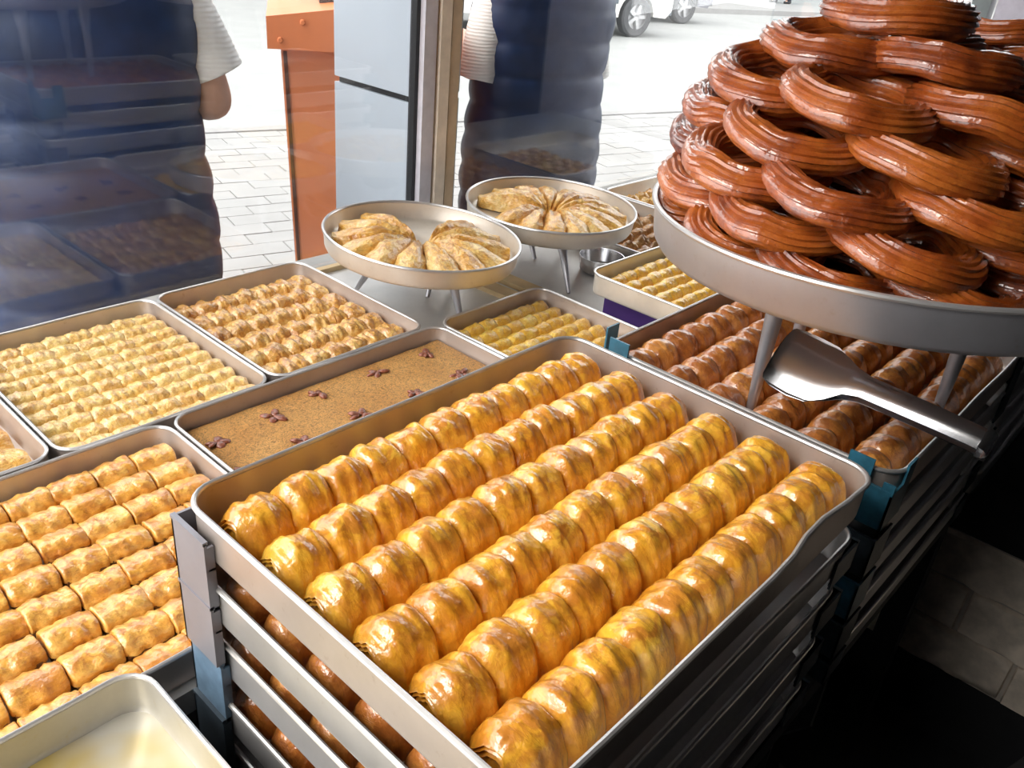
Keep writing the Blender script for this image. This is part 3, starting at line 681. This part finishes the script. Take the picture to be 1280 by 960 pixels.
# ------------------------------------------------------------------ people
M['navy'] = simple('navy_quilted_nylon', (.005, .019, .070), .5, var=.25, scale=12); M['skin'] = simple('skin', (.55, .31, .22), .5, var=.06)
M['trouser'] = simple('dark_trousers', (.012, .015, .025), .8); M['hair'] = simple('dark_hair', (.02, .014, .01), .5); M['shoe'] = simple('black_shoes', (.015, .015, .015), .4)
m = bpy.data.materials.new('white_knit'); M['knit'] = m; t, bb = nt(m); v = obj_coords(t, False)
bb.inputs['Base Color'].default_value = (.80, .77, .74, 1); bb.inputs['Roughness'].default_value = .9
wv = N(t, 'ShaderNodeTexWave', wave_type='BANDS', bands_direction='Z'); wv.inputs['Scale'].default_value = 28; wv.inputs['Distortion'].default_value = 1.5; t.links.new(v, wv.inputs['Vector'])
bump(t, bb, wv.outputs[0], .5, .002)
def person(label, loc, rz, vest=True, stride=0.0, arm=(1, 1), cuff=1.135):
    root = empty('person', loc, rz); tag(root, label, 'person')
    V = []; E_ = []; Rd = []
    def pt(p, r, par=None):
        V.append(p); Rd.append(r)
        if par is not None: E_.append((par, len(V)-1))
        return len(V)-1
    pel = pt((0, 0, .92), .14); sp = pt((0, 0, 1.08), .125, pel); ch = pt((0, 0, 1.27), .145, sp); nb = pt((0, -.005, 1.41), .075, ch)
    nk = pt((0, .01, 1.47), .052, nb); hd = pt((0, .02, 1.56), .078, nk); hd2 = pt((0, .02, 1.64), .088, hd); pt((0, .015, 1.70), .062, hd2)
    for s_ in (-1, 1):
        s_ *= arm[0] if s_ < 0 else arm[1]
        sh = pt((s_*.175, 0, 1.36), .066, ch); el1 = pt((s_*.27, -.01, 1.21), .048, sh); el = pt((s_*.310, -.025, 1.055), .050, el1)
        fa = pt((s_*.27, .11, 1.04), .045, el); wr = pt((s_*.20, .24, 1.10), .026, fa); hp = pt((s_*.175, .30, 1.115), .030, wr)
        for k in range(4):
            f1 = pt((s_*.175+(k-1.5)*.019, .345, 1.125+.004*k), .0095, hp); f2 = pt((s_*.172+(k-1.5)*.018, .372-.004*abs(k-1.5), 1.11), .0085, f1); pt((s_*.170+(k-1.5)*.017, .375, 1.09), .007, f2)
        t1 = pt((s_*.175-s_*.035, .30, 1.135), .011, hp); pt((s_*.125, .335, 1.14), .009, t1)
        s_ = math.copysign(1, s_)
        hp_ = pt((s_*.10, 0, .86), .095, pel); kn_ = pt((s_*.105, .015+s_*stride*.5, .48), .062, hp_); an = pt((s_*.105, -.02+s_*stride, .09), .042, kn_); pt((s_*.115, .12+s_*stride, .035), .036, an)
    me = bpy.data.meshes.new('body'); me.from_pydata(V, E_, []); me.materials.append(M['skin'])
    o = link('body', me, root); o.modifiers.new('skin', 'SKIN')
    sv = me.skin_vertices[0].data if me.skin_vertices else []
    for i, q in enumerate(sv): q.radius = (Rd[i], Rd[i]*(.78 if i in (pel, sp, ch) else 1)); q.use_root = (i == pel)
    o.modifiers['skin'].use_smooth_shade = True
    sub = o.modifiers.new('sub', 'SUBSURF'); sub.levels = 1; sub.render_levels = 2
    b = MB(); rs = []
    for i in range(9):
        a = PI*.5*i/8; rs.append([Vector((.098*math.cos(a)*math.cos(2*PI*j/24), .02-.012+(.108)*math.cos(a)*math.sin(2*PI*j/24)-.012, 1.615+.115*math.sin(a)-(.07*max(0, -math.sin(2*PI*j/24)) if i == 0 else 0))) for j in range(24)])
    b.rings(rs); b.obj('hair', M['hair'], root)
    for s_ in (-1, 1):
        b = MB(); b.lathe([(0, .010), (.008, .007), (.011, 0), (.008, -.007), (0, -.010)], 12, (s_*.033, .098, 1.62)); b.obj('eye', M['shoe'], root)
    b = MB(); b.tube([(0, .100, 1.63), (0, .118, 1.595), (0, .112, 1.585)], [.008, .013, .008], 8); b.tube([(-.025, .095, 1.555), (0, .104, 1.553), (.025, .095, 1.555)], [.004, .007, .004], 8)
    for s_ in (-1, 1): b.tube([(s_*.088, .02, 1.635), (s_*.100, .012, 1.62), (s_*.096, .015, 1.595), (s_*.086, .022, 1.58)], [.010, .012, .011, .007], 8)
    b.obj('face_relief', M['skin'], root)
    for s_ in (-1, 1):
        b = MB(); y1 = .015+s_*stride*.5; y2 = -.02+s_*stride
        b.tube([(s_*.095, 0, .93), (s_*.10, 0, .84), (s_*.105, y1, .48), (s_*.105, y2*.9, .12), (s_*.105, y2, .07)], [.115, .112, .082, .075, .075], 16); b.obj('trouser_leg', M['trouser'], root)
        b = MB(); b.tube([(s_*.105, -.07+y2, .045), (s_*.107, .0+y2, .05), (s_*.112, .08+y2, .042), (s_*.116, .16+y2, .03)], [.040, .046, .044, .028], 12); b.obj('shoe', M['shoe'], root)
    # quilted long vest or jacket
    rs = []; n = 56; zs = [.395+.0125*i for i in range(84)] 
    for z in zs:
        hw = .285-.02*math.exp(-((z-1.02)/.18)**2); hd_ = .185-.015*math.exp(-((z-1.05)/.2)**2)
        if z > 1.26: k = (z-1.26)/.175; hw *= (1-.62*k**2.2); hd_ *= (1-.50*k**2)
        q = .011*abs(math.sin(PI*(z-.47)/.115))**.55
        rs.append([Vector(((hw+q)*math.copysign(abs(math.cos(2*PI*j/n))**.8, math.cos(2*PI*j/n)) + .006*nz(j*.35, z*9, 2), (hd_+q)*math.copysign(abs(math.sin(2*PI*j/n))**.9, math.sin(2*PI*j/n)) + .006*nz(j*.4, z*14, 7), z)) for j in range(n)])
    rs = rs + [[Vector((p.x*.9, p.y*.9, p.z-.004)) for p in rs[-1]]]
    b = MB(); b.rings(rs, cap0=True, cap1=False); b.obj('quilted_vest' if vest else 'jacket', M['navy'], root, ang=80)
    for s_ in (-1, 1):
        s_ *= arm[0] if s_ < 0 else arm[1]; b = MB(); A = Vector((s_*.20, 0, 1.375)); B_ = Vector((s_*.268, -.01, 1.24)); C_ = Vector((s_*.315, -.016, cuff)); pts = []; rr = []
        for i in range(40):
            t_ = i/39; p = A*(1-t_)**2+2*t_*(1-t_)*B_+t_*t_*C_; pts.append(p); rr.append(.078-.008*t_+.0008*math.sin(i*2.2))
        b.tube(pts, rr, 24); b.obj('sleeve', M['knit'] if vest else M['navy'], root, ang=80)
    return root
person('person in navy quilted vest over white knit sleeves, seen from behind at left window', (.900, 2.205, 0), -math.atan2(.40, .92))
person('person in navy quilted vest standing beyond the right pane beside the white column', (2.60, 2.20, 0), -math.atan2(.74, .67)+.6, arm=(.92, .78), cuff=1.02)
person('distant person in dark clothes walking along the far pavement', st(18.29, 11.28, .06), 1.2, False, .16)
# ------------------------------------------------------------------ orange bin
M['orange'] = simple('orange_painted_metal', (.80, .25, .10), .45, var=.08, scale=5, coat=.2); M['orange_dark'] = simple('dark_bin_seam', (.10, .03, .012), .8)
bn = empty('street_bin', (2.0, 2.515, -.005), -math.radians(34)); bn.scale = (1, 1, 1.11)
b = MB(); b.rings([[Vector((x*k, y*k, z)) for x, y in ((-.27, -.21), (.27, -.21), (.27, .21), (-.27, .21))] for k, z in ((.88, .03), (1, 1.01))]); b.obj('body', M['orange'], bn, smooth=False)
b = MB(); b.rings([[Vector(p) for p in ((-.262*k, -.212*k, z), (-.250*k, -.212*k, z), (-.250*k, -.2*k, z), (-.262*k, -.2*k, z))] for k, z in ((.885, .04), (1.003, 1.0))]); b.obj('seam', M['orange_dark'], bn, smooth=False)  # dark seam line down the body
b = MB(); pf = [(-.31, 1.01), (.31, 1.01), (.31, 1.095), (.05, 1.145), (-.31, 1.095)]
b.rings([[Vector((x, y, z)) for x, z in pf] for y in (-.26, .26)]); b.obj('lid', M['orange'], bn, smooth=False)
for x, z in ((-.27, 1.035), (-.20, 1.085), (-.06, 1.10), (.1, 1.10)):
    b = MB(); b.tube([(x, -.259, z), (x, -.266, z)], [.009, .006], 10); b.obj('rivet', M['orange'], bn)
b = MB(); b.box(-.14, .26, -.05, .2, 1.12, 1.19); b.obj('ash_tray', simple('speckled_grey_stone', (.12, .115, .11), .8, var=.6, scale=160), bn, smooth=False)
b = MB(); b.box(-.22, .22, -.17, .17, 0, .03); b.obj('foot', M['dark'], bn, smooth=False)
tag(bn, 'orange metal street bin beside the white column outside the window', 'bin')
# ------------------------------------------------------------------ cars
M['tyre'] = simple('tyre_rubber', (.06, .06, .065), .8); M['hub'] = simple('silver_wheel', (.42, .42, .43), .35, .6); M['carglass'] = simple('car_glass', (.05, .06, .07), .08, coat=.6)
M['trimgrey'] = simple('grey_plastic_moulding', (.10, .12, .14), .6)
def car(label, col, wu, wv, mold):
    """wu, wv = street position of the wheel nearest the right end on the near side"""
    o = empty('car', st(wu-1.35, wv+.80, -.05), SA); tag(o, label, 'car')
    paint = simple('car_paint_%s' % label.split()[0], col, .3, coat=.8, var=.03)
    lower = [(-2.12, .42), (-2.16, .62), (-2.08, .92), (2.0, .95), (2.10, .70), (2.08, .42), (1.95, .26), (-1.98, .26)]
    def arch(pr): return pr
    b = MB(); 
    # body side outline with wheel arches, lofted over the width
    out_ = [(-2.02, .28), (-1.73, .28)] + [(-1.35+.38*math.cos(a), .30+.38*math.sin(a)) for a in [PI-PI*i/10 for i in range(11)]] + [(.97, .28)] + [(1.35+.38*math.cos(a), .30+.38*math.sin(a)) for a in [PI-PI*i/10 for i in range(11)]] + [(2.0, .28), (2.12, .40), (2.13, .68), (2.03, .98), (1.3, 1.02), (-1.5, 1.02), (-2.06, .98), (-2.16, .66), (-2.12, .40)]
    b.rings([[Vector((x*(1 if abs(y) < .8 else .985), y, z if abs(y) < .8 else .6+(z-.6)*.94)) for x, z in out_] for y in (-.86, -.80, .80, .86)]); b.obj('body', paint, o, ang=35)
    cab = [(-1.85, 1.0), (-1.70, 1.50), (-1.2, 1.72), (.35, 1.72), (1.25, 1.0)]
    b = MB(); b.rings([[Vector((x*s_, y, z)) for x, z in cab] for y, s_ in ((-.80, 1), (-.66, .93), (.66, .93), (.80, 1))]); b.obj('cabin', M['carglass'], o, ang=35)
    b = MB(); b.box(-1.62, .33, -.64, .64, 1.66, 1.735); b.obj('roof', paint, o)
    for y in (-.868, .85):
        b = MB(); b.box(-.92, .92, y, y+.018, .50, .60); b.obj('side_moulding', mold, o, smooth=False)
    for x in (-1.35, 1.35):
        for s_ in (-1, 1):
            Rm = Matrix.Translation((x, s_*.78, .31)) @ Matrix.Rotation(PI/2, 4, 'X')
            b = MB(); b.lathe([(.19, -.09), (.28, -.10), (.31, -.07), (.31, .07), (.28, .10), (.19, .09)], 28); b.v = [tuple(Rm @ Vector(p)) for p in b.v]; wl = b.obj('wheel', M['tyre'], o)
            b = MB(); b.lathe([(.0, .06), (.05, .07), (.06, .05), (.07, .02), (.19, .02), (.20, .085), (.205, .05), (.205, -.08), (0, -.08)], 28)
            for k in range(5):
                mm = Matrix.Rotation(2*PI*k/5, 4, 'Z'); b.box(.04, .195, -.028, .028, .03, .075, mm)
            Rm2 = Matrix.Translation((x, s_*.78, .31)) @ Matrix.Rotation(PI/2*(1 if s_ < 0 else -1), 4, 'X')
            b.v = [tuple(Rm2 @ Vector(p)) for p in b.v]; b.obj('wheel_rim', M['hub'], wl, smooth=False)
    b = MB(); b.box(2.06, 2.17, -.78, .78, .34, .58); b.box(-2.2, -2.1, -.78, .78, .34, .58); b.obj('bumper', mold, o, smooth=False)
    return o
car('white estate car parked along the kerb across the road', (.62, .61, .58), 8.03, 5.34, M['trimgrey'])
car('grey car parked behind the white car across the road', (.14, .14, .16), 10.85, 7.24, simple('grey_bumper', (.12, .12, .13), .5))
